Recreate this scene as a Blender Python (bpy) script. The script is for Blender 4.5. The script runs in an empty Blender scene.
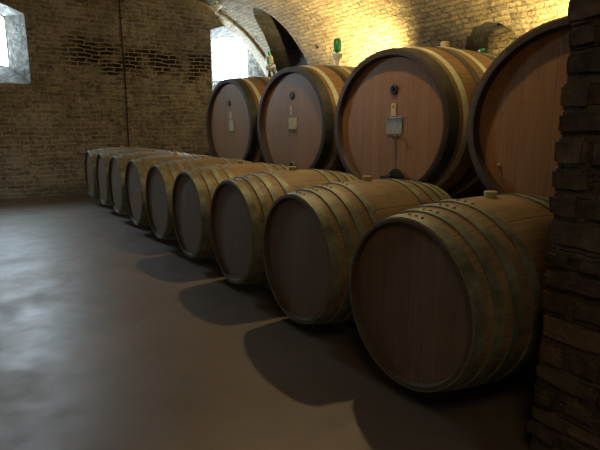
import bpy, bmesh, math, random
from mathutils import Vector, Matrix, noise
random.seed(7)
PI = math.pi
C = bpy.context.scene.collection

# ------------------------------------------------------------------ materials
class G:
    def __init__(s, name):
        s.m = bpy.data.materials.new(name); s.m.use_nodes = True
        s.t = s.m.node_tree; s.n = s.t.nodes; s.b = s.n['Principled BSDF']; s.out = s.n['Material Output']
    def nd(s, k, **kw):
        x = s.n.new(k)
        for a, v in kw.items(): setattr(x, a, v)
        return x
    def L(s, a, b): s.t.links.new(a, b)
    def put(s, sock, v):
        if isinstance(v, bpy.types.NodeSocket): s.L(v, sock)
        else: sock.default_value = v
    def math(s, op, a, b=0.0, c=None, clamp=False):
        x = s.nd('ShaderNodeMath', operation=op, use_clamp=clamp)
        s.put(x.inputs[0], a); s.put(x.inputs[1], b)
        if c is not None: s.put(x.inputs[2], c)
        return x.outputs[0]
    def obj(s): return s.nd('ShaderNodeTexCoord').outputs['Object']
    def uv(s): return s.nd('ShaderNodeTexCoord').outputs['UV']
    def sep(s, v):
        x = s.nd('ShaderNodeSeparateXYZ'); s.L(v, x.inputs[0]); return x.outputs
    def comb(s, x=0., y=0., z=0.):
        c = s.nd('ShaderNodeCombineXYZ')
        for i, v in enumerate((x, y, z)): s.put(c.inputs[i], v)
        return c.outputs[0]
    def vscale(s, v, sc):
        x = s.nd('ShaderNodeVectorMath', operation='MULTIPLY'); s.L(v, x.inputs[0]); x.inputs[1].default_value = sc; return x.outputs[0]
    def vadd(s, a, b):
        x = s.nd('ShaderNodeVectorMath', operation='ADD'); s.put(x.inputs[0], a); s.put(x.inputs[1], b); return x.outputs[0]
    def noise(s, v, scale=5., detail=4., rough=.55, out='Fac', dist=0.):
        x = s.nd('ShaderNodeTexNoise'); s.L(v, x.inputs['Vector']); x.inputs['Scale'].default_value = scale
        x.inputs['Detail'].default_value = detail; x.inputs['Roughness'].default_value = rough; x.inputs['Distortion'].default_value = dist
        return x.outputs[out]
    def white(s, v=None, w=None):
        x = s.nd('ShaderNodeTexWhiteNoise', noise_dimensions='1D' if v is None else '3D')
        if v is None: s.L(w, x.inputs['W'])
        else: s.L(v, x.inputs['Vector'])
        return x.outputs['Value']
    def ramp(s, f, stops, interp='LINEAR'):
        x = s.nd('ShaderNodeValToRGB'); s.L(f, x.inputs[0]); e = x.color_ramp.elements; x.color_ramp.interpolation = interp
        while len(e) > 2: e.remove(e[-1])
        for i, (p, c) in enumerate(stops):
            el = e[i] if i < 2 else e.new(p)
            el.position = p; el.color = (c, c, c, 1) if not hasattr(c, '__len__') else (*c, 1)
        return x.outputs[0]
    def mix(s, f, a, b, mode='MIX'):
        x = s.nd('ShaderNodeMix', data_type='RGBA', blend_type=mode)
        s.put(x.inputs[0], f)
        for sock, v in ((x.inputs[6], a), (x.inputs[7], b)):
            if isinstance(v, bpy.types.NodeSocket): s.L(v, sock)
            else: sock.default_value = (*v, 1)
        return x.outputs[2]
    def base(s, c):
        if isinstance(c, bpy.types.NodeSocket): s.L(c, s.b.inputs['Base Color'])
        else: s.b.inputs['Base Color'].default_value = (*c, 1)
    def rough(s, v): s.put(s.b.inputs['Roughness'], v)
    def metal(s, v): s.put(s.b.inputs['Metallic'], v)
    def bump(s, h, strength=.5, dist=.01):
        x = s.nd('ShaderNodeBump'); s.L(h, x.inputs['Height']); x.inputs['Strength'].default_value = strength; x.inputs['Distance'].default_value = dist
        s.L(x.outputs[0], s.b.inputs['Normal'])

VCX, VCZ, VR = 3.7, -.21, 3.02          # vault: quarter circle springing on the right-hand wall
TOPZ = VCZ + VR

def brick_mat(name, mode, c1, c2, mortar, bw=.27, rh=.068, ms=.011, rubble=0., dark_band=False, bumpd=.02, stain=.55, pits=.55):
    g = G(name); o = g.obj(); x, y, z = g.sep(o)
    if mode == 'xz': u, v = x, z
    elif mode == 'yz': u, v = y, z
    elif mode == 'vault':
        dx = g.math('SUBTRACT', x, VCX); dz = g.math('SUBTRACT', z, VCZ)
        ang = g.math('MULTIPLY', g.math('ARCTAN2', g.math('MAXIMUM', dz, 0.), dx), VR)
        low = g.math('MINIMUM', dz, 0.)
        u, v = y, g.math('ADD', ang, low)
    elif mode == 'dome':                     # inside of a transverse niche: courses run along the axis (x)
        u, v = x, g.math('ADD', z, y)
    p = g.comb(u, v, 0.)
    wob = g.vscale(g.vadd(g.noise(o, 1.7, 3, out='Color'), (-.5, -.5, -.5)), (.05 + rubble * .22, .05 + rubble * .16, 0))
    wob2 = g.vscale(g.vadd(g.noise(o, 9., 3, out='Color'), (-.5, -.5, -.5)), (.04 + .05 * rubble, .022 + .03 * rubble, 0))
    p = g.vadd(g.vadd(p, wob), wob2)
    def bt(ca, cb, cm, msz):
        b = g.nd('ShaderNodeTexBrick'); g.L(p, b.inputs['Vector'])
        b.inputs['Color1'].default_value = (*ca, 1); b.inputs['Color2'].default_value = (*cb, 1); b.inputs['Mortar'].default_value = (*cm, 1)
        b.inputs['Scale'].default_value = 1; b.inputs['Brick Width'].default_value = bw; b.inputs['Row Height'].default_value = rh
        b.inputs['Mortar Size'].default_value = msz; b.inputs['Mortar Smooth'].default_value = .35
        return b
    b = bt(c1, c2, mortar, ms); rnd = bt((0,)*3, (1,)*3, (.5,)*3, ms)
    col = b.outputs['Color']; bfac = b.outputs['Fac']; rv = g.sep(rnd.outputs['Color'])[0]
    # per-brick value spread and patches of wear
    col = g.mix(g.math('MULTIPLY', g.ramp(rv, [(.0, 1.), (.28, .0)]), g.ramp(bfac, [(.2, .75), (.7, 0.)])), col, tuple(k * .28 for k in c2))
    col = g.mix(g.ramp(g.noise(o, 1.1, 5, .65), [(.38, 0.), (.7, stain)]), col, tuple(k * .42 for k in c2))
    col = g.mix(g.ramp(g.noise(o, 5.5, 5, .7), [(.5, 0.), (.78, .6)]), col, mortar)
    col = g.mix(g.ramp(g.noise(o, 13., 6, .75), [(.5, 0.), (.66, pits)]), col, tuple(k * .25 for k in c2))
    if dark_band:                            # smoke-blackened courses with pale repointing
        wz = g.math('ADD', z, g.math('MULTIPLY', g.math('SUBTRACT', g.noise(o, 1.3, 4), .5), .9))
        bz = g.math('MULTIPLY', g.ramp(g.math('MULTIPLY', wz, .25), [(.25, 0.), (.29, 1.)]), g.ramp(g.math('MULTIPLY', wz, .25), [(.40, 1.), (.45, 0.)]))
        bx = g.ramp(g.math('MULTIPLY', x, .1), [(.13, 0.), (.2, 1.)])
        m = g.math('MULTIPLY', g.math('MULTIPLY', bz, bx), g.ramp(g.noise(o, 2.3, 4), [(.40, 0.), (.50, 1.)]))
        dk = g.mix(g.ramp(bfac, [(.1, 0.), (.5, 1.)]), (.024, .021, .022), (.50, .43, .30))
        col = g.mix(m, col, dk)
    g.base(col); g.rough(.9); g.b.inputs['Specular IOR Level'].default_value = .25
    h = g.math('ADD', g.math('MULTIPLY', g.math('SUBTRACT', 1., bfac), .8), g.math('MULTIPLY', rv, .5))
    h = g.math('ADD', h, g.math('MULTIPLY', g.noise(o, 30., 5, .7), .55))
    h = g.math('ADD', h, g.math('MULTIPLY', g.noise(o, 5., 4, .6), 1.2 + rubble))
    g.bump(h, 1., bumpd)
    return g.m

M = {}
M['brick_far'] = brick_mat('far wall brick', 'xz', (.60, .53, .44), (.30, .25, .20), (.64, .59, .50), bw=.29, rh=.086, ms=.012, rubble=.6, bumpd=.08, stain=.7, pits=.85, dark_band=True)
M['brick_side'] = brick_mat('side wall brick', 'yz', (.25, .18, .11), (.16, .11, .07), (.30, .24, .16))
M['brick_vault'] = brick_mat('vault brick', 'vault', (.42, .32, .18), (.27, .20, .115), (.20, .15, .085), bw=.26, rh=.078, ms=.012, rubble=.32, bumpd=.075, stain=.65, pits=.85)
M['brick_niche_shade'] = brick_mat('shade darkened niche brick', 'dome', (.075, .068, .066), (.055, .05, .05), (.085, .078, .072))  # shade inside the recesses is put into this dark brick colour
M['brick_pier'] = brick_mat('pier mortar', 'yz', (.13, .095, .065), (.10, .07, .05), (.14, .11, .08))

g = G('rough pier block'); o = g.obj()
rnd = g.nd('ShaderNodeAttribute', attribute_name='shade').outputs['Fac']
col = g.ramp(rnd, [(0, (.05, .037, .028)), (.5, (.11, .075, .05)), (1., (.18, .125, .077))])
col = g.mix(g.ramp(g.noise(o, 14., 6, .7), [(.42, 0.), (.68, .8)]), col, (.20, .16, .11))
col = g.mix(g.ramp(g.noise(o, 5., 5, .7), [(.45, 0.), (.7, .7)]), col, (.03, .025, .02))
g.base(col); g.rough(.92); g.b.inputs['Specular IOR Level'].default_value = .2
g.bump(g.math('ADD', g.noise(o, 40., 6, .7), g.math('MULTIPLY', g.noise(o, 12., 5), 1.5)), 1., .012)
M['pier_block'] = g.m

g = G('whitewashed plaster'); o = g.obj()
col = g.mix(g.ramp(g.noise(o, 9., 6, .7), [(.40, 0.), (.55, 1.)]), (.20, .185, .155), (.045, .038, .03))
col = g.mix(g.ramp(g.noise(o, 22., 4, .6), [(.55, 0.), (.7, .8)]), col, (.12, .10, .08))
g.base(col); g.rough(.9); g.bump(g.noise(o, 14., 6, .7), 1., .03)
M['plaster'] = g.m

M['limewash'] = brick_mat('limewashed rib brick', 'vault', (.60, .50, .36), (.46, .38, .27), (.62, .54, .40), bw=.26, rh=.078, ms=.01, rubble=.5, stain=.4)

g = G('polished concrete'); o = g.obj()
n1 = g.noise(o, .7, 6, .6); n2 = g.noise(o, 4., 6, .65); n3 = g.noise(o, 60., 3, .6)
col = g.ramp(n1, [(.3, (.135, .102, .075)), (.52, (.175, .13, .095)), (.72, (.22, .168, .124))])
col = g.mix(g.ramp(n2, [(.45, 0.), (.75, .5)]), col, (.10, .078, .06))
col = g.mix(g.ramp(n3, [(.55, 0.), (.75, .3)]), col, (.075, .06, .048))
col = g.mix(g.ramp(g.noise(o, 2.2, 8, .75, dist=.6), [(.62, 0.), (.72, .45)]), col, (.11, .09, .075))
g.base(col)
g.rough(g.math('ADD', g.math('MULTIPLY', n2, .4), g.math('ADD', g.math('MULTIPLY', n1, .35), .13)))
g.b.inputs['Specular IOR Level'].default_value = .5
g.bump(g.math('ADD', n2, g.math('MULTIPLY', n3, .2)), .25, .005)
M['concrete'] = g.m

def stave_mat(name, dark, mid, light, groove=.35, rough=.5, stainc=(.05, .035, .02), stain=.6):
    g = G(name); u, v, _ = g.sep(g.uv()); o = g.obj()
    rnd = g.nd('ShaderNodeObjectInfo').outputs['Random']
    idx = g.math('FLOOR', u); fr = g.math('FRACT', u)
    r = g.white(v=g.comb(idx, g.math('MULTIPLY', rnd, 91.), 0.))
    grain = g.noise(g.comb(g.math('MULTIPLY', u, 9.), g.math('ADD', g.math('MULTIPLY', v, 1.3), g.math('MULTIPLY', r, 17.)), rnd), 1.6, 6, .65, dist=.5)
    col = g.ramp(grain, [(.25, dark), (.5, mid), (.75, light)])
    col = g.mix(g.ramp(r, [(0., .34), (1., 0.)]), col, dark)
    col = g.mix(g.ramp(g.noise(g.vadd(o, g.comb(g.math('MULTIPLY', rnd, 30.), 0., 0.)), 3.3, 6, .7), [(.48, 0.), (.72, stain)]), col, stainc)
    edge = g.ramp(g.math('ABSOLUTE', g.math('SUBTRACT', fr, .5)), [(.455, 0.), (.495, 1.)])
    col = g.mix(g.math('MULTIPLY', edge, groove), col, tuple(k * .2 for k in dark))
    g.base(col); g.rough(g.math('ADD', g.math('MULTIPLY', grain, .25), rough)); g.b.inputs['Specular IOR Level'].default_value = .35
    g.bump(g.math('SUBTRACT', g.math('MULTIPLY', grain, .3), edge), .5, .003)
    return g.m
M['barrel_stave'] = stave_mat('weathered oak barrel stave', (.17, .112, .056), (.30, .205, .106), (.42, .30, .165), groove=.35, rough=.42)
M['cask_stave'] = stave_mat('oiled oak cask stave', (.17, .095, .042), (.28, .155, .066), (.38, .225, .10), groove=.5, rough=.4)
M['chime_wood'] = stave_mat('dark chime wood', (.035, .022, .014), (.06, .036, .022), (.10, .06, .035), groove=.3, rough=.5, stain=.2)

M['barrel_chime'] = stave_mat('worn barrel chime wood', (.06, .042, .024), (.10, .072, .042), (.15, .11, .065), groove=.4, rough=.5, stain=.3)

def head_mat(name, dark, mid, light, pw, groove=.6, rough=.5):
    g = G(name); o = g.obj(); x, y, z = g.sep(o)
    rnd = g.nd('ShaderNodeObjectInfo').outputs['Random']
    u = g.math('DIVIDE', g.math('ADD', y, g.math('MULTIPLY', rnd, .05)), pw); idx = g.math('FLOOR', u); fr = g.math('FRACT', u)
    r = g.white(v=g.comb(idx, g.math('MULTIPLY', rnd, 57.), 3.))
    grain = g.noise(g.comb(g.math('MULTIPLY', u, 5.), g.math('ADD', g.math('MULTIPLY', z, 1.1), g.math('MULTIPLY', r, 13.)), rnd), 1.8, 6, .65, dist=.4)
    col = g.ramp(grain, [(.25, dark), (.5, mid), (.78, light)])
    col = g.mix(g.ramp(r, [(0., .45), (1., 0.)]), col, dark)
    col = g.mix(g.ramp(g.noise(o, 2.7, 6, .7), [(.5, 0.), (.75, .3)]), col, tuple(k * .5 for k in dark))
    edge = g.ramp(g.math('ABSOLUTE', g.math('SUBTRACT', fr, .5)), [(.47, 0.), (.497, 1.)])
    col = g.mix(g.math('MULTIPLY', edge, groove), col, tuple(k * .3 for k in dark))
    g.base(col); g.rough(g.math('ADD', g.math('MULTIPLY', grain, .2), rough)); g.b.inputs['Specular IOR Level'].default_value = .35
    g.bump(g.math('SUBTRACT', g.math('MULTIPLY', grain, .3), edge), .4, .003)
    return g.m
M['barrel_head'] = head_mat('grey brown barrel head', (.12, .080, .046), (.17, .116, .067), (.23, .162, .096), .095, groove=.25)
M['cask_head'] = head_mat('red brown cask head', (.24, .112, .042), (.34, .17, .064), (.43, .23, .09), .135, groove=.5, rough=.42)

def metal_mat(name, ca, cb, rough=.42, metal=.85):
    g = G(name); o = g.obj(); n = g.noise(o, 7., 6, .7)
    g.base(g.ramp(n, [(.36, ca), (.62, cb)])); g.metal(metal); g.rough(g.math('ADD', g.math('MULTIPLY', n, .3), rough - .15))
    g.bump(g.noise(o, 25., 4), .2, .003)
    return g.m
M['barrel_hoop'] = metal_mat('dull galvanised hoop', (.13, .14, .095), (.33, .335, .24), .6, .4)
M['pale_hoop'] = metal_mat('pale galvanised cask hoop', (.50, .56, .44), (.70, .76, .60), .5, .45)
M['dark_hoop'] = metal_mat('dark painted cask hoop', (.028, .032, .026), (.065, .066, .052), .55, .3)
M['rivet'] = metal_mat('dark rivet', (.03, .025, .02), (.08, .07, .055), .5, .5)
M['fitting'] = metal_mat('dark fitting', (.015, .018, .018), (.05, .055, .052), .45, .6)
M['plaque'] = metal_mat('grey metal card holder', (.26, .26, .21), (.36, .36, .29), .5, .3)
M['steel'] = metal_mat('bright steel', (.5, .5, .46), (.7, .7, .66), .3, .9)
M['pipe'] = metal_mat('dark pipe', (.03, .025, .022), (.06, .05, .042), .7, .1)

def plain(name, c, rough=.6, **kw):
    g = G(name); o = g.obj()
    g.base(g.mix(g.ramp(g.noise(o, 20., 4), [(.35, 0.), (.7, .35)]), c, tuple(k * .6 for k in c))); g.rough(rough)
    for k, v in kw.items(): g.b.inputs[k.replace('_', ' ')].default_value = v
    return g.m
M['card'] = plain('cream card', (.62, .52, .31), .7)
M['bung'] = plain('pale bung', (.55, .42, .22), .7)
M['timber'] = plain('dark timber', (.04, .028, .018), .85)
M['white_enamel'] = plain('white enamel', (.75, .72, .66), .4)
M['frame'] = plain('white window frame', (.5, .5, .48), .5)
M['clear_plastic'] = plain('milky clear plastic', (.85, .9, .86), .25, Transmission_Weight=.08)
M['green_plastic'] = plain('green plastic', (.03, .32, .08), .25, Transmission_Weight=.35)
g = G('window glass')
tr = g.nd('ShaderNodeBsdfTransparent'); gl = g.nd('ShaderNodeBsdfGlossy'); gl.inputs['Roughness'].default_value = .05
mx = g.nd('ShaderNodeMixShader'); mx.inputs[0].default_value = .06
g.L(tr.outputs[0], mx.inputs[1]); g.L(gl.outputs[0], mx.inputs[2]); g.L(mx.outputs[0], g.out.inputs[0]); g.n.remove(g.b)
M['glass'] = g.m
g = G('bulb glass'); e = g.b; e.inputs['Emission Color'].default_value = (1, .72, .38, 1); e.inputs['Emission Strength'].default_value = 6.
M['bulb'] = g.m

# ------------------------------------------------------------------ helpers
def obj(name, bm, mats, parent=None, smooth=True, loc=None):
    bmesh.ops.recalc_face_normals(bm, faces=bm.faces[:])
    me = bpy.data.meshes.new(name); bm.to_mesh(me); bm.free()
    if not isinstance(mats, (list, tuple)): mats = [mats]
    for m in mats: me.materials.append(m)
    if smooth:
        for p in me.polygons: p.use_smooth = True
        try: me.set_sharp_from_angle(angle=math.radians(35))
        except Exception: pass
    o = bpy.data.objects.new(name, me); C.objects.link(o)
    if parent: o.parent = parent
    if loc: o.location = loc
    return o
def thing(name, label, cat, loc=(0, 0, 0), group=None):
    o = bpy.data.objects.new(name, None); C.objects.link(o); o.location = loc; o.empty_display_size = .1
    o['label'] = label; o['category'] = cat
    if group: o['group'] = group
    return o
def struct(o):
    o['kind'] = 'structure'; return o
def box(bm, lo, hi, bevel=0.):
    r = bmesh.ops.create_cube(bm, size=1.)
    vs = r['verts']
    for v in vs:
        v.co = Vector([lo[i] + (v.co[i] + .5) * (hi[i] - lo[i]) for i in range(3)])
    if bevel:
        es = list({e for v in vs for e in v.link_edges})
        bmesh.ops.bevel(bm, geom=es, offset=bevel, segments=2, affect='EDGES')
    return vs
def prism(bm, pts, axis, a, b):
    """closed outline pts extruded from a to b along the axis ('x': pts are (y,z), 'y': pts are (x,z))"""
    f = (lambda p, t: (t, p[0], p[1])) if axis == 'x' else (lambda p, t: (p[0], t, p[1]))
    A = [bm.verts.new(f(p, a)) for p in pts]; B = [bm.verts.new(f(p, b)) for p in pts]; n = len(pts)
    bm.faces.new(A); bm.faces.new(B[::-1])
    for i in range(n): bm.faces.new((A[i], B[i], B[(i + 1) % n], A[(i + 1) % n]))
def hull(bm, ra, rb):
    """loft between two closed loops of equal length"""
    A = [bm.verts.new(p) for p in ra]; B = [bm.verts.new(p) for p in rb]; n = len(A)
    bm.faces.new(A); bm.faces.new(B[::-1])
    for i in range(n): bm.faces.new((A[i], B[i], B[(i + 1) % n], A[(i + 1) % n]))
def lathe(bm, prof, cz, n=96, k=1., staves=0, closed=False):
    """prof: list of (x, ry) or (x, ry, rz); turned about the local x axis at height cz"""
    uv = bm.loops.layers.uv.verify(); rings = []
    for p in prof:
        x, ry = p[0], p[1]; rz = p[2] if len(p) > 2 else ry * k
        rings.append([bm.verts.new((x, ry * math.cos(2 * PI * j / n), cz + rz * math.sin(2 * PI * j / n))) for j in range(n)])
    m = len(rings); su = staves / n if staves else 1 / n
    for i in range(m if closed else m - 1):
        A, B = rings[i], rings[(i + 1) % m]
        for j in range(n):
            f = bm.faces.new((A[j], A[(j + 1) % n], B[(j + 1) % n], B[j]))
            vals = ((j, prof[i][0]), (j + 1, prof[i][0]), (j + 1, prof[(i + 1) % m][0]), (j, prof[(i + 1) % m][0]))
            for l, (uj, vx) in zip(f.loops, vals): l[uv].uv = (uj * su + .5, vx)
    return rings
def tube(bm, pts, r, n=10):
    pts = [Vector(p) for p in pts]; rings = []
    for i, p in enumerate(pts):
        d = (pts[min(i + 1, len(pts) - 1)] - pts[max(i - 1, 0)]).normalized()
        a = d.orthogonal().normalized() if abs(d.z) > .9 else d.cross(Vector((0, 0, 1))).normalized(); b = d.cross(a)
        rr = r[i] if isinstance(r, (list, tuple)) else r
        rings.append([bm.verts.new(p + rr * (a * math.cos(2 * PI * j / n) + b * math.sin(2 * PI * j / n))) for j in range(n)])
    for A, B in zip(rings, rings[1:]):
        for j in range(n): bm.faces.new((A[j], A[(j + 1) % n], B[(j + 1) % n], B[j]))
    bm.faces.new(rings[0]); bm.faces.new(rings[-1][::-1])
def vlathe(bm, prof, loc=(0, 0, 0), n=24):
    """prof: (r, z) turned about a vertical axis"""
    rings = [[bm.verts.new((loc[0] + r * math.cos(2 * PI * j / n), loc[1] + r * math.sin(2 * PI * j / n), loc[2] + z)) for j in range(n)] for r, z in prof]
    for A, B in zip(rings, rings[1:]):
        for j in range(n): bm.faces.new((A[j], A[(j + 1) % n], B[(j + 1) % n], B[j]))
    bm.faces.new(rings[0]); bm.faces.new(rings[-1][::-1])
def apply_bool(target, cutters):
    for c in cutters:
        m = target.modifiers.new('cut', 'BOOLEAN'); m.operation = 'DIFFERENCE'; m.solver = 'EXACT'; m.object = c
    dg = bpy.context.evaluated_depsgraph_get()
    me = bpy.data.meshes.new_from_object(target.evaluated_get(dg)); target.modifiers.clear()
    old = target.data; target.data = me; bpy.data.meshes.remove(old)
    for c in cutters: bpy.data.objects.remove(c)
def dup(root, loc):
    r = root.copy(); C.objects.link(r); r.location = loc
    for ch in list(root.children):
        c = ch.copy(); C.objects.link(c); c.parent = r
        for gch in ch.children:
            d = gch.copy(); C.objects.link(d); d.parent = c
    return r

FZ = -1.392                # floor level (the eye is at z = 0)
YF = 11.35                 # face of the far wall
YN = -3.0; XL = -3.7; XR = VCX + VR

# ------------------------------------------------------------------ the room
bm = bmesh.new(); box(bm, (XL - .5, YN - .5, FZ - .3), (XR + 2.4, YF + .7, FZ)); struct(obj('floor', bm, M['concrete'], smooth=False))
bm = bmesh.new(); box(bm, (XL - .5, YN - .5, FZ), (XL, YF, 4.3)); wl = obj('wall_left', bm, [M['brick_side'], M['plaster']], smooth=False)
SW = (9.4, 10.85, .25, 1.75)               # window added in the left wall, out of frame, to light the far barrels
bm = bmesh.new(); hull(bm, [(XL + .02, y, z) for y, z in ((SW[0] - .2, SW[2] - .25), (SW[1] + .2, SW[2] - .25), (SW[1] + .2, SW[3] + .1), (SW[0] - .2, SW[3] + .1))], [(XL - .56, y, z) for y, z in ((SW[0], SW[2]), (SW[1], SW[2]), (SW[1], SW[3]), (SW[0], SW[3]))])
c = obj('cut', bm, [M['brick_side'], M['plaster']], smooth=False)
for p in c.data.polygons: p.material_index = 1
apply_bool(wl, [c]); struct(wl)
bm = bmesh.new()
for a_, b_ in (((SW[0] - .03, SW[2] - .05), (SW[0] + .05, SW[3] + .02)), ((SW[1] - .05, SW[2] - .05), (SW[1] + .03, SW[3] + .02)), ((SW[0], SW[2] - .05), (SW[1], SW[2] + .05)), ((SW[0], SW[3] - .05), (SW[1], SW[3] + .02)), ((10.1, SW[2]), (10.14, SW[3]))):
    box(bm, (XL - .47, a_[0], a_[1]), (XL - .42, b_[0], b_[1]))
sw = struct(obj('window_3', bm, M['frame'], smooth=False))
bm = bmesh.new(); box(bm, (XL - .45, SW[0] + .02, SW[2] + .02), (XL - .444, SW[1] - .02, SW[3] - .02)); obj('window_pane', bm, M['glass'], sw, smooth=False)
bm = bmesh.new(); box(bm, (XL, YN - .5, FZ), (XR + 2.4, YN, 4.3)); struct(obj('wall_front', bm, M['brick_far'], smooth=False))
bm = bmesh.new(); box(bm, (XR, YN, FZ), (XR + 2.4, YF, VCZ)); struct(obj('wall_right', bm, M['brick_vault'], smooth=False))

def vault_in(r):
    pts = [(VCX + r * math.cos(a), VCZ + r * math.sin(a)) for a in [math.radians(t) for t in range(0, 91, 2)]]
    for t in range(1, 9): pts.append((VCX - 4.2 * t / 8, VCZ + r + .10 * math.sin(t / 8 * PI / 2)))
    a0 = pts[-1]
    for t in range(5, 91, 5): pts.append((a0[0] - (a0[0] - XL) * math.sin(math.radians(t)), a0[1] - 2.6 * (1 - math.cos(math.radians(t)))))
    return pts
inn = vault_in(VR)
bm = bmesh.new()
prism(bm, inn + [(XL, 4.3), (XR + 2.4, 4.3), (XR + 2.4, VCZ)], 'y', YN, YF)
ceil = obj('ceiling', bm, [M['brick_vault'], M['brick_niche_shade']])
# lunette beside the far wall
lun = [(9.58, -.1), (9.58, 1.9), (9.60, 2.08), (9.65, 2.24), (9.73, 2.36), (9.82, 2.425), (9.91, 2.44), (10.06, 2.405), (10.22, 2.34), (10.36, 2.235), (10.47, 2.10), (10.64, 1.90), (10.83, 1.64), (10.95, 1.38), (10.99, 1.1), (10.99, -.1)]
bm = bmesh.new(); prism(bm, lun, 'x', 4.6, 6.62); c1 = obj('cut', bm, [M['brick_vault'], M['brick_niche_shade']], smooth=False)
# arched opening behind the third cask
arch = [(4.50, .45), (4.50, 1.10), (4.53, 1.22), (4.60, 1.33), (4.71, 1.415), (4.86, 1.445), (5.08, 1.425), (5.25, 1.335), (5.37, 1.21), (5.45, 1.06), (5.46, .45)]
AB = [(4.56, .45), (4.56, 1.10), (4.56, 1.25), (4.57, 1.38), (4.66, 1.44), (4.86, 1.455), (5.08, 1.465), (5.25, 1.475), (5.38, 1.475), (5.42, 1.40), (5.42, .45)]
loop = lambda f, X: [(X, p[0], p[1]) for p in f]
bm = bmesh.new(); hull(bm, loop([(p[0] + (q[0] - p[0]) * -.9, p[1] + (q[1] - p[1]) * -.9) for p, q in zip(arch, AB)], 5.85), loop(AB, 6.93)); c2 = obj('cut', bm, [M['brick_vault'], M['brick_niche_shade']], smooth=False)
bm = bmesh.new(); box(bm, (5.6, 8.93, 1.585), (6.45, 9.03, 1.66)); c3 = obj('cut', bm, [M['brick_vault'], M['brick_niche_shade']], smooth=False)
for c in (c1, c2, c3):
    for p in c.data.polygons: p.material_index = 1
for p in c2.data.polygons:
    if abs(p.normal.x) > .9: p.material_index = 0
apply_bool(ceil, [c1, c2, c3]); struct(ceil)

# rib where the vault meets the far wall
arc = [math.radians(t) for t in range(0, 93, 2)]
bm = bmesh.new()
ring = lambda ri, ro, Y: [(VCX + ri * math.cos(a), Y, VCZ + ri * math.sin(a)) for a in arc] + [(VCX + ro * math.cos(a), Y, VCZ + ro * math.sin(a)) for a in arc[::-1]]
hull(bm, ring(2.97, 3.05, YF - .22), ring(2.89, 3.05, YF + .01))
struct(obj('trim_1', bm, M['limewash']))

# far wall with two splayed windows
bm = bmesh.new(); box(bm, (XL - .5, YF, FZ), (XR + 2.4, YF + .65, 4.3)); wf = obj('wall_far', bm, [M['brick_far'], M['plaster']], smooth=False)
def opening(x0, x1, z0, zs, zt, Y, n=8):
    pts = [(x0, Y, z0), (x1, Y, z0), (x1, Y, zs)]
    for i in range(1, n): t = i / n; pts.append((x1 + (x0 - x1) * t, Y, zs + (zt - zs) * math.sin(PI * t)))
    pts.append((x0, Y, zs)); return pts
WIN = [dict(o=(-.42, 1.03, .80, 2.10, 2.31), g=(-.10, .71, 1.16, 2.10, 2.20)),
       dict(o=(4.77, 6.25, .80, 2.18, 2.36), g=(4.99, 5.93, 1.10, 2.07, 2.16))]
cut = []
for w in WIN:
    bm = bmesh.new(); hull(bm, opening(*w['o'], YF - .02), opening(*w['g'], YF + .40)); c = obj('cut', bm, [M['brick_far'], M['plaster']], smooth=False)
    bm = bmesh.new(); hull(bm, opening(*w['g'], YF + .399), opening(*w['g'], YF + .8)); d = obj('cut', bm, [M['brick_far'], M['plaster']], smooth=False)
    for q in (c, d):
        for p in q.data.polygons: p.material_index = 1
        cut.append(q)
apply_bool(wf, cut); struct(wf)
for i, w in enumerate(WIN):
    x0, x1, z0, zs, zt = w['g']; Y = YF + .43
    bm = bmesh.new()
    out = opening(x0, x1, z0, zs, zt, Y); cx = (x0 + x1) / 2; cz = (z0 + zs) / 2
    inn2 = [(cx + (p[0] - cx) * (1 - .022 / (cx - x0)), Y, cz + (p[2] - cz) * (1 - .022 / (cz - z0))) for p in out]
    for a, b in ((Y, Y + .05),):
        V = [[bm.verts.new((p[0], yy, p[2])) for p in L_] for L_ in (out, inn2) for yy in (a, b)]
        n = len(out); oa, ob, ia, ib = V
        for k in range(n):
            k2 = (k + 1) % n
            for q in ((oa[k], oa[k2], ia[k2], ia[k]), (ob[k], ib[k], ib[k2], ob[k2]), (ia[k], ia[k2], ib[k2], ib[k]), (oa[k], ob[k], ob[k2], oa[k2])): bm.faces.new(q)
    fr = struct(obj('window_%d' % (i + 1), bm, M['frame'], smooth=False))
    bm = bmesh.new()
    for t in (1, 2): xx = x0 + (x1 - x0) * t / 3; tube(bm, [(xx, Y + .2, z0 + .01), (xx, Y + .2, zs + .05)], .006, 6)
    for t in range(1, 5): zz = z0 + (zs - z0) * t / 5; tube(bm, [(x0 + .005, Y + .2, zz), (x1 - .005, Y + .2, zz)], .006, 6)
    obj('iron_grille', bm, M['pipe'], fr)
    bm = bmesh.new(); box(bm, (x0 + .03, Y + .02, z0 + .03), (x1 - .03, Y + .028, zs + .02)); obj('window_pane', bm, M['glass'], fr, smooth=False)

# thin dark pipe running down the far wall
bm = bmesh.new(); tube(bm, [(2.79 + .01 * math.sin(z * 2), YF - .03, z) for z in [FZ + .02 + k * (4.24) / 14 for k in range(15)]], .016, 10)
o = obj('wall_pipe', bm, M['pipe']); o['label'] = 'thin dark pipe running straight down the far brick wall between the windows'; o['category'] = 'pipe'
for z in (-.6, .8, 2.2):
    bm = bmesh.new(); box(bm, (2.755, YF - .055, z), (2.825, YF, z + .03), .004); obj('clip', bm, M['pipe'], o)

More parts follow.
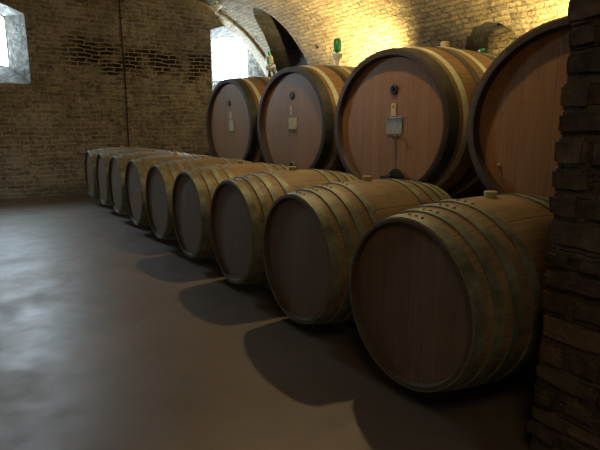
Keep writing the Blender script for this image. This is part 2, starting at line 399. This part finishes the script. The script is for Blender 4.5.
# brick pier in the right foreground: a mortar core faced with rough blocks
PX, PY = 1.862, 1.12
bm = bmesh.new(); box(bm, (PX + .016, PY - .80, FZ), (PX + .80, PY - .014, 3.2))
struct(obj('wall_pier', bm, M['brick_pier'], smooth=False))
bm = bmesh.new(); sh = bm.verts.layers.float.new('shade')
z = FZ; row = 0
rs = random.Random(11)
def block(x0, x1, y0, y1, z0, z1):
    s = rs.random(); j = lambda a: rs.uniform(-a, a)
    tmp = bmesh.new(); box(tmp, (x0, y0, z0), (x1, y1, z1), .014)
    bmesh.ops.subdivide_edges(tmp, edges=[e for e in tmp.edges if e.calc_length() > .03], cuts=3, use_grid_fill=True)
    ox = Vector((j(9), j(9), j(9)))
    for v in tmp.verts:
        nv = noise.noise_vector(v.co * 11 + ox) * .013 + noise.noise_vector(v.co * 34 + ox) * .005
        v.co += nv * .8
    mp = {}
    for v in tmp.verts:
        w = bm.verts.new(v.co); w[sh] = s; mp[v] = w
    for f in tmp.faces: bm.faces.new([mp[v] for v in f.verts])
    tmp.free()
while z < 3.1:
    h = rs.uniform(.075, .125); gap = .012; off = (row % 2)
    # face towards -x, its corner blocks also show on +y and -y
    y = PY
    first = True
    while y > PY - .80 + .05:
        ln = rs.uniform(.14, .34) if not (first and off) else .13
        y2 = max(y - ln, PY - .80)
        if y2 - (PY - .80) < .08: y2 = PY - .80
        corner = first or y2 == PY - .80
        block(PX + rs.uniform(-.012, .012), PX + (.30 if corner and off else .14), y2 + gap, y + (rs.uniform(-.012, .012) if first else 0), z + gap / 2, z + h - gap / 2)
        y = y2; first = False
    for yy in (PY, PY - .80):                 # the two side faces
        x = PX + (.30 if off else .14)
        while x < PX + .78:
            x2 = min(x + rs.uniform(.18, .32), PX + .82)
            if PX + .82 - x2 < .08: x2 = PX + .82
            block(x + gap, x2, yy - .12 if yy == PY else yy, yy if yy == PY else yy + .12, z + gap / 2, z + h - gap / 2)
            x = x2
    z += h; row += 1
for v in bm.verts: v.co.z = max(v.co.z, FZ + .001)
pf = obj('trim_2', bm, M['pier_block']); struct(pf)

# ------------------------------------------------------------------ oak barrels of the front row
BL, RH, RB = 1.19, .417, .478
def br(x): t = 2 * x / BL - 1; return RH + (RB - RH) * (1 - t * t)
ZC = RB + .006
def hoop_profile(rf, x0, x1, t, emb=.004, n=4):
    xs = [x0 + (x1 - x0) * i / n for i in range(n + 1)]
    return [(x, rf(x) + t) for x in xs] + [(x, rf(x) - emb) for x in xs[::-1]]
HOOPS = [(.004, .062, .006), (.106, .155, .009), (.212, .262, .009), (.335, .388, .009)]
def make_barrel():
    t = thing('oak_barrel', '', 'barrel', group='oak barrels lying in the front row')
    bm = bmesh.new(); n = 30
    prof = [(.034, RH - .055), (.034, RH - .028), (.0, RH - .018), (0., RH - .002), (.003, RH)]
    prof += [(BL * i / 40, br(BL * i / 40)) for i in range(1, 40)]
    prof += [(BL - .003, RH), (BL, RH - .002), (BL, RH - .018), (BL - .045, RH - .027), (BL - .045, RH - .055)]
    lathe(bm, prof, ZC, n=112, staves=28)
    o = obj('staves', bm, [M['barrel_stave'], M['barrel_chime']], t)
    for p in o.data.polygons:
        if all(o.data.vertices[v].co.x < .0012 or math.hypot(o.data.vertices[v].co.y, o.data.vertices[v].co.z - ZC) < RH - .015 for v in p.vertices): p.material_index = 1
    for x0, x1 in ((.030, .05), (BL - .06, BL - .04)):
        bm = bmesh.new()
        for xx in (x0, x1):
            vs = [bm.verts.new((xx, (RH - .022) * math.cos(2 * PI * j / 96), ZC + (RH - .022) * math.sin(2 * PI * j / 96))) for j in range(96)]
            bm.faces.new(vs)
            if xx == x0: A = vs
        for j in range(96): bm.faces.new((A[j], A[(j + 1) % 96], vs[(j + 1) % 96], vs[j]))
        obj('barrel_head', bm, M['barrel_head'], t)
    for i, (x0, x1, th) in enumerate(HOOPS):
        for side in (0, 1):
            a, b = (x0, x1) if side == 0 else (BL - x1, BL - x0)
            bm = bmesh.new(); lathe(bm, hoop_profile(br, a, b, th), ZC, n=112, closed=True)
            hp = obj('hoop', bm, M['barrel_hoop'], t)
            if side == 0:
                xm = (a + b) / 2 + (.006 if i else .012)
                for k in range(3):
                    al = math.radians(87 + k * 5.5 + i * .5)
                    rr = br(xm) + th; bm = bmesh.new()
                    bmesh.ops.create_uvsphere(bm, u_segments=8, v_segments=6, radius=.0085)
                    for v in bm.verts: v.co = Vector((xm + v.co.x, rr * math.cos(al) + v.co.y, ZC + rr * math.sin(al) + v.co.z * .6))
                    obj('rivet', bm, M['rivet'], hp)
    bm = bmesh.new(); vlathe(bm, [(.028, -.02), (.030, .002), (.034, .022), (.034, .028), (.031, .031)], (.605, 0, ZC + RB))
    obj('bung', bm, M['bung'], t)
    return t
BX, BY0, BS = 1.665, 1.6955, 1.002
blabels = ['largest looking oak barrel in front, beside the rough brick pier',
 'oak barrel second from the brick pier, its head fully clear of the nearest barrel',
 'oak barrel third from the brick pier, wet glint on its front hoops',
 'oak barrel fourth from the brick pier, its head just left of the leftmost big cask',
 'fifth oak barrel in the row, counted from the brick pier, exactly midway along',
 'oak barrel fourth from the far end of the row, with a grey lit head',
 'pale headed oak barrel third from the far end of the row',
 'slim looking oak barrel with pale head, last but one before the far wall',
 'farthest and smallest looking oak barrel, at the end of the row by the far wall']
proto = make_barrel(); BARRELS = []
for i in range(9):
    z0 = -.842 - ZC
    b = proto if i == 0 else dup(proto, (0, 0, 0))
    b.location = (BX + random.uniform(-.008, .008) * (i > 0), BY0 + BS * i, z0); b['label'] = blabels[i]
    BARRELS.append(b)
# two timber rails under the row
for x, lab in ((.40, 'long dark timber rail on the floor under the fronts of the oak barrels'), (.86, 'long dark timber rail on the floor under the backs of the oak barrels')):
    top = -.842 - max(br(x - .05), br(x + .05)) - .0105
    bm = bmesh.new(); box(bm, (BX + x - .05, BY0 - .03, FZ + .001), (BX + x + .05, BY0 + 8 * BS + .55, top - .003), .006)
    r = obj('timber_rail', bm, M['timber']); r['label'] = lab; r['category'] = 'rail'; r['group'] = 'rails under the barrels'
# ------------------------------------------------------------------ big casks
CLN, CW, CWB, AS = 1.75, .846, .932, .905
def cw(x): t = 2 * x / CLN - 1; return CW + (CWB - CW) * (1 - t * t)
CZ = CWB * AS + .01
def make_cask(full=True):
    t = thing('big_cask', '', 'cask', group='big casks in the back row')
    bm = bmesh.new()
    prof = [(.065, CW - .16), (.065, CW - .082), (.0, CW - .060), (-.002, CW - .01), (.004, CW)]
    prof += [(CLN * i / 44, cw(CLN * i / 44)) for i in range(1, 44)]
    prof += [(CLN - .004, CW), (CLN, CW - .01), (CLN, CW - .06), (CLN - .065, CW - .082), (CLN - .065, CW - .16)]
    lathe(bm, prof, CZ, n=144, k=AS, staves=44)
    o = obj('staves', bm, [M['cask_stave'], M['chime_wood']], t)
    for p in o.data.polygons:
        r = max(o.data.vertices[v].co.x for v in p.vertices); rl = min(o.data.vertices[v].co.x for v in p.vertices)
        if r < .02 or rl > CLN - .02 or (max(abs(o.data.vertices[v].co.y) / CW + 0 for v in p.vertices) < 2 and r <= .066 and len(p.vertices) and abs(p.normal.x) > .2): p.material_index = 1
    for x0, x1 in ((.058, .10), (CLN - .10, CLN - .058)):
        bm = bmesh.new(); n = 120; A = None
        for xx in (x0, x1):
            vs = [bm.verts.new((xx, (CW - .076) * math.cos(2 * PI * j / n), CZ + (CW - .076) * AS * math.sin(2 * PI * j / n))) for j in range(n)]
            bm.faces.new(vs)
            if A is None: A = vs
        for j in range(n): bm.faces.new((A[j], A[(j + 1) % n], vs[(j + 1) % n], vs[j]))
        obj('cask_head', bm, M['cask_head'], t)
    for x0, x1, th, m, lab in ((.002, .125, .006, 'dark_hoop', 'wide dark painted end hoop'), (.18, .245, .007, 'pale_hoop', 'pale galvanised hoop'), (.43, .515, .006, 'dark_hoop', 'dark painted hoop'),
                          (.635, .70, .007, 'pale_hoop', 'pale galvanised hoop'), (1.02, 1.11, .006, 'dark_hoop', 'dark painted hoop'), (1.28, 1.35, .007, 'pale_hoop', 'pale galvanised hoop'), (1.625, 1.748, .006, 'dark_hoop', 'wide dark painted end hoop')):
        bm = bmesh.new(); lathe(bm, hoop_profile(cw, x0, x1, th), CZ, n=144, k=AS, closed=True)
        hp = obj('hoop', bm, M[m], t); hp['label'] = lab
    return t
def disc_x(bm, prof, y, z, n=28):
    """prof (x, r) turned about an x-parallel axis through (y, z), closed by caps"""
    rings = [[bm.verts.new((x, y + r * math.cos(2 * PI * j / n), z + r * math.sin(2 * PI * j / n))) for j in range(n)] for x, r in prof]
    for A, B in zip(rings, rings[1:]):
        for j in range(n): bm.faces.new((A[j], A[(j + 1) % n], B[(j + 1) % n], B[j]))
    bm.faces.new(rings[0]); bm.faces.new(rings[-1][::-1])
HX = .058
def sampling_valve(t, y, z, r=.052):
    bm = bmesh.new(); disc_x(bm, [(HX + .004, r), (HX - .012, r), (HX - .018, r * .86), (HX - .018, r * .62), (HX - .010, r * .55), (HX - .010, r * .3), (HX - .026, r * .25), (HX - .028, r * .1)], y, z + CZ)
    obj('round_valve', bm, M['fitting'], t)
def card(t, name, y0, y1, z0, z1, m, th=.008, pins=True):
    bm = bmesh.new(); box(bm, (HX - th, y0, z0 + CZ), (HX + .003, y1, z1 + CZ), .002); c = obj(name, bm, m, t, smooth=False)
    return c
def tap(t, y, z, k=1.):
    bm = bmesh.new(); disc_x(bm, [(HX + .004, .022 * k), (HX - .03, .02 * k), (HX - .034, .014 * k)], y, z + CZ, 16)
    tube(bm, [(HX - .02, y, z + CZ), (HX - .055, y, z + CZ - .004), (HX - .07, y, z + CZ - .03 * k), (HX - .068, y, z + CZ - .075 * k)], [.010, .011, .009, .007], 10)
    o = obj('tasting_tap', bm, M['steel'], t)
    bm = bmesh.new(); tube(bm, [(HX - .05, y - .03 * k, z + CZ + .012), (HX - .05, y + .03 * k, z + CZ + .012)], .006, 8); obj('tap_handle', bm, M['fitting'], o)
def manhole(t, y, z):
    # black cross bar with a pointed bracket and clamping knob, bolted low on the head
    bm = bmesh.new(); box(bm, (HX - .05, y - .21, z + CZ - .045), (HX - .015, y + .20, z + CZ - .012), .006)
    o = obj('door_bar', bm, M['fitting'], t)
    bm = bmesh.new(); prism(bm, [(y - .13, z + CZ - .012), (y + .13, z + CZ - .012), (y + .06, z + CZ + .045), (y + .015, z + CZ + .075), (y - .015, z + CZ + .075), (y - .06, z + CZ + .045)], 'x', HX - .04, HX + .003)
    obj('bracket', bm, M['fitting'], o, smooth=False)
    bm = bmesh.new(); disc_x(bm, [(HX - .04, .016), (HX - .09, .016), (HX - .092, .03), (HX - .11, .03), (HX - .114, .018)], y, z + CZ - .005, 16); obj('knob', bm, M['fitting'], o)
def ring_port(t, y, z):
    bm = bmesh.new(); disc_x(bm, [(HX + .004, .062), (HX - .02, .062), (HX - .028, .054), (HX - .028, .044), (HX - .014, .040)], y, z + CZ); o = obj('drain_port', bm, M['steel'], t)
    bm = bmesh.new(); disc_x(bm, [(HX - .013, .039), (HX - .022, .034), (HX - .022, .014), (HX - .045, .012)], y, z + CZ); obj('port_cap', bm, M['fitting'], o)
clabels = ['big oval cask half hidden behind the brick pier at the right',
 'big oval cask with a grey metal plaque below a cream tag, right of centre',
 'big oval cask with a square cream card under its tag, second from the far end',
 'smallest looking big oval cask in front of the bright window']
CX0, CY0, CS = 3.7, 2.181, 1.946
cp = make_cask(); CASKS = []
for i in range(4):
    c = cp if i == 0 else dup(cp, (0, 0, 0))
    c.location = (CX0 - .022 * i, CY0 + CS * i + (.03 if i == 3 else 0), .019 - CZ); c.rotation_euler.z = math.radians(2.1)
    c['label'] = clabels[i]; CASKS.append(c)
a, b, d, e = CASKS
bm = bmesh.new(); disc_x(bm, [(HX + .004, .016), (HX - .01, .015), (HX - .016, .007)], .545, -.338 + CZ, 14); obj('stopper_peg', bm, M['steel'], a)
sampling_valve(b, -.075, .365)
o = card(b, 'cream_tag', -.115, -.042, .095, .225, M['card'])
bm = bmesh.new(); disc_x(bm, [(HX - .007, .011), (HX - .011, .010)], -.078, .19 + CZ, 12); obj('tag_mark', bm, M['rivet'], o)
o = card(b, 'metal_plaque', -.215, .012, -.092, .076, M['plaque'], .012)
bm = bmesh.new(); box(bm, (HX - .024, -.221, .070 + CZ), (HX - .010, .018, .084 + CZ), .003); obj('plaque_lip', bm, M['steel'], o)
tap(b, -.12, -.125, 1.1); manhole(b, -.155, -.53)
sampling_valve(d, -.02, .398)
card(d, 'cream_tag', -.04, .025, .135, .27, M['card']); card(d, 'cream_card', -.13, .055, -.045, .11, M['card'], .012)
tap(d, -.03, -.075, .8); ring_port(d, -.03, -.545)
sampling_valve(e, .0, .375)
card(e, 'cream_tag', -.07, 0., .11, .235, M['card']); card(e, 'cream_card', -.16, .01, -.08, .09, M['card'], .012)
tap(e, -.08, -.11, .8)
bm = bmesh.new(); vlathe(bm, [(.045, -.03), (.045, .002), (.05, .07), (.046, .08)], (.90, 0, CZ + cw(.90) * AS)); obj('bung', bm, M['bung'], b)
# cradles that carry the casks
for i, c in enumerate(CASKS):
    for x in (.335, 1.19):
        r_ = max(cw(x - .07), cw(x + .07)) + .012; pts = []; zf = FZ - .019
        for k in range(17):
            al = math.radians(-90 - 34 + 68 * k / 16); pts.append((r_ * math.cos(al), r_ * AS * math.sin(al)))
        pts = pts + [(.60, zf), (-.60, zf)]
        bm = bmesh.new(); prism(bm, pts, 'x', -.07, .07)
        k_ = obj('cask_cradle', bm, M['timber'], smooth=False); k_.rotation_euler.z = math.radians(2.1)
        k_.location = Vector(c.location) + Matrix.Rotation(math.radians(2.1), 3, 'Z') @ Vector((x, 0, 0)); k_.location.z = .019
        k_['category'] = 'cradle'; k_['group'] = 'cradles under the big casks'
        k_['label'] = 'dark timber cradle block standing on the floor under a big cask'

# airlocks standing on the casks
def airlock(c, x, lab, kind):
    p = c.matrix_basis @ Vector((x, 0, CZ + cw(x) * AS + .006))
    p = Vector(c.location) + Matrix.Rotation(c.rotation_euler.z, 3, 'Z') @ Vector((x, 0, CZ + cw(x) * AS + .006))
    t = thing('airlock', lab, 'airlock', p, 'airlocks on top of the big casks')
    if kind == 0:
        bm = bmesh.new(); vlathe(bm, [(.038, 0), (.038, .02), (.022, .03), (.020, .11)]); obj('stem', bm, M['fitting'], t)
        bm = bmesh.new(); vlathe(bm, [(.02, .105), (.06, .125), (.075, .15), (.07, .175), (.035, .19), (.032, .2), (.062, .215), (.068, .25), (.064, .33), (.045, .36), (.03, .365)]); obj('bowl', bm, M['clear_plastic'], t)
        bm = bmesh.new(); vlathe(bm, [(.028, .362), (.03, .40), (.022, .425), (.010, .43)]); tube(bm, [(-.055, -.052, .19), (-.057, -.054, .33)], .017, 8); obj('green_cap', bm, M['green_plastic'], t)
    elif kind == 1:
        bm = bmesh.new(); vlathe(bm, [(.03, 0), (.03, .05), (.036, .08), (.075, .13), (.08, .16), (.05, .17)]); obj('funnel', bm, M['clear_plastic'], t)
        bm = bmesh.new(); vlathe(bm, [(.018, .155), (.022, .18), (.055, .20), (.058, .22), (.055, .33), (.045, .355), (.03, .37), (.012, .375)]); obj('green_bottle', bm, M['green_plastic'], t)
    else:
        bm = bmesh.new(); vlathe(bm, [(.03, 0), (.03, .04), (.042, .05), (.045, .09), (.02, .11)]); obj('cup', bm, M['green_plastic'], t)
    return t
airlock(e, .86, 'green and white bottle shaped airlock on the cask by the bright window', 0)
airlock(d, .85, 'green bottle upturned in a clear funnel, against the brightly lit vault', 1)
airlock(b, 1.58, 'little dark green airlock at the back of the cask, by the arched opening', 2)

# small white lamp under the vault, above the window
vp = Vector((4.66, 10.7, 2.575))
t = thing('vault_lamp', 'small white cone shaped lamp on the vault above the bright window', 'lamp', vp)
bm = bmesh.new(); vlathe(bm, [(.03, -.0), (.13, -.015), (.128, -.03), (.05, -.09), (.02, -.13)]); s = obj('lamp_shade', bm, M['white_enamel'], t)
bm = bmesh.new(); vlathe(bm, [(.045, .10), (.045, .06), (.012, .05), (.012, -.01)]); obj('ceiling_rose', bm, M['white_enamel'], t)
# pendant above the gap between the rows
t = thing('pendant_lamp', 'enamel pendant lamp hanging from the vault above the barrels', 'lamp', (3.0, 4.1, 2.83))
bm = bmesh.new(); vlathe(bm, [(.05, .03), (.05, -.01), (.008, -.02), (.008, -.10), (.03, -.10), (.035, -.14)]); obj('flex', bm, M['pipe'], t)
bm = bmesh.new(); n = 32
prof = [(.036, -.11), (.05, -.13), (.15, -.165), (.155, -.168), (.148, -.172), (.045, -.14), (.034, -.13)]
rings = [[bm.verts.new((r * math.cos(2 * PI * j / n), r * math.sin(2 * PI * j / n), z)) for j in range(n)] for r, z in prof]
for A, B in zip(rings, rings[1:]):
    for j in range(n): bm.faces.new((A[j], A[(j + 1) % n], B[(j + 1) % n], B[j]))
obj('lamp_shade', bm, M['white_enamel'], t)
bm = bmesh.new(); bmesh.ops.create_uvsphere(bm, u_segments=16, v_segments=12, radius=.03, matrix=Matrix.Translation((0, 0, -.155))); obj('bulb', bm, M['bulb'], t)

# floodlights on the floor side of the back wall, hidden behind the casks
def uplight(loc, lab, aim, power, ang, col, blend=.6, rad=.06):
    t = thing('wall_floodlight', lab, 'lamp', loc, 'floodlights behind the big casks')
    dv = (Vector(aim) - Vector(loc)).normalized(); q = dv.to_track_quat('-Z', 'Y')
    bm = bmesh.new(); vlathe(bm, [(.05, .16), (.07, .14), (.09, .05), (.095, .045), (.085, .045), (.07, .12)])
    bmesh.ops.transform(bm, matrix=q.to_matrix().to_4x4() @ Matrix.Translation((0, 0, -.03)), verts=bm.verts); obj('lamp_housing', bm, M['fitting'], t)
    bm = bmesh.new(); tube(bm, [Vector(loc) * 0 - dv * .12, Vector((.0, 0, -.16)) - dv * .12, Vector((XR - loc[0] + .01, 0, -.2 ))], .015, 8); obj('wall_arm', bm, M['fitting'], t)
    l = bpy.data.lights.new('flood', 'SPOT'); l.energy = power; l.color = col; l.spot_size = math.radians(ang); l.spot_blend = blend; l.shadow_soft_size = rad
    lo = bpy.data.objects.new('floodlight_beam', l); C.objects.link(lo); lo.rotation_euler = q.to_euler(); lo.parent = t; lo.location = dv * .03
    return t
WARM = (1., .79, .32)
uplight((6.0, 7.25, .55), 'warm floodlight on the back wall behind the two middle casks', (6.28, 7.45, 1.35), 420, 130, WARM)
uplight((5.9, 3.35, .75), 'warm floodlight on the back wall behind the rightmost cask', (6.1, 3.6, 1.6), 240, 125, WARM)

def point(name, loc, power, col, rad):
    l = bpy.data.lights.new(name, 'POINT'); l.energy = power; l.color = col; l.shadow_soft_size = rad
    o = bpy.data.objects.new(name, l); C.objects.link(o); o.location = loc
point('pendant_light', (3.0, 4.1, 2.60), 58, (1., .73, .36), .05)
point('front_fill_light', (-.6, -.9, 2.35), 20, (1., .80, .52), .5)  # added soft fill from behind the camera, without a fixture

l = bpy.data.lights.new('opening_fill_light', 'SPOT'); l.energy = 32; l.color = WARM; l.spot_size = math.radians(80); l.spot_blend = .7; l.shadow_soft_size = .03  # added spot that brightens the back of the arched opening
o = bpy.data.objects.new('opening_fill_light', l); C.objects.link(o); o.location = (6.42, 4.86, .56); o.rotation_euler = Vector((.5, 0, .5)).to_track_quat('-Z', 'Y').to_euler()
t = thing('added_opening_lamp', 'little added lamp on the sill of the arched opening behind the casks', 'lamp', (6.42, 4.86, .451))  # made-up lamp body to go with the added spot, hidden by the casks
bm = bmesh.new(); vlathe(bm, [(.06, 0), (.06, .03), (.05, .035), (.045, .05)]); obj('lamp_base', bm, M['fitting'], t)

# ------------------------------------------------------------------ daylight
w = bpy.data.worlds.new('sky'); bpy.context.scene.world = w; w.use_nodes = True
bg = w.node_tree.nodes['Background']; bg.inputs[0].default_value = (.68, .87, 1., 1); bg.inputs[1].default_value = 28.
for x0, x1, z0, zt in [(wd['g'][0], wd['g'][1], wd['g'][2], wd['g'][4]) for wd in WIN]:
    l = bpy.data.lights.new('window_portal', 'AREA'); l.shape = 'RECTANGLE'; l.size = x1 - x0; l.size_y = zt - z0; l.cycles.is_portal = True
    o = bpy.data.objects.new('window_portal', l); C.objects.link(o); o.location = ((x0 + x1) / 2, YF + .66, (z0 + zt) / 2); o.rotation_euler = (math.radians(-90), 0, 0)

l = bpy.data.lights.new('window_portal', 'AREA'); l.shape = 'RECTANGLE'; l.size = SW[3] - SW[2]; l.size_y = SW[1] - SW[0]; l.cycles.is_portal = True
o = bpy.data.objects.new('window_portal', l); C.objects.link(o); o.location = (XL - .53, (SW[0] + SW[1]) / 2, (SW[2] + SW[3]) / 2); o.rotation_euler = (0, math.radians(-90), 0)

# ------------------------------------------------------------------ camera
cam = bpy.data.cameras.new('camera'); co = bpy.data.objects.new('camera', cam); C.objects.link(co)
cam.sensor_width = 36; cam.lens = 503.44 / 600 * 36; cam.clip_start = .05
pitch, yaw = .19224, .56556
F = Vector((math.sin(yaw) * math.cos(pitch), math.cos(yaw) * math.cos(pitch), -math.sin(pitch)))
co.location = (0, 0, 0); co.rotation_euler = F.to_track_quat('-Z', 'Y').to_euler()
sc = bpy.context.scene; sc.camera = co
sc.view_settings.view_transform = 'Standard'; sc.view_settings.look = 'None'; sc.view_settings.exposure = 1.45; sc.view_settings.gamma = 1.
sc.view_settings.use_curve_mapping = False
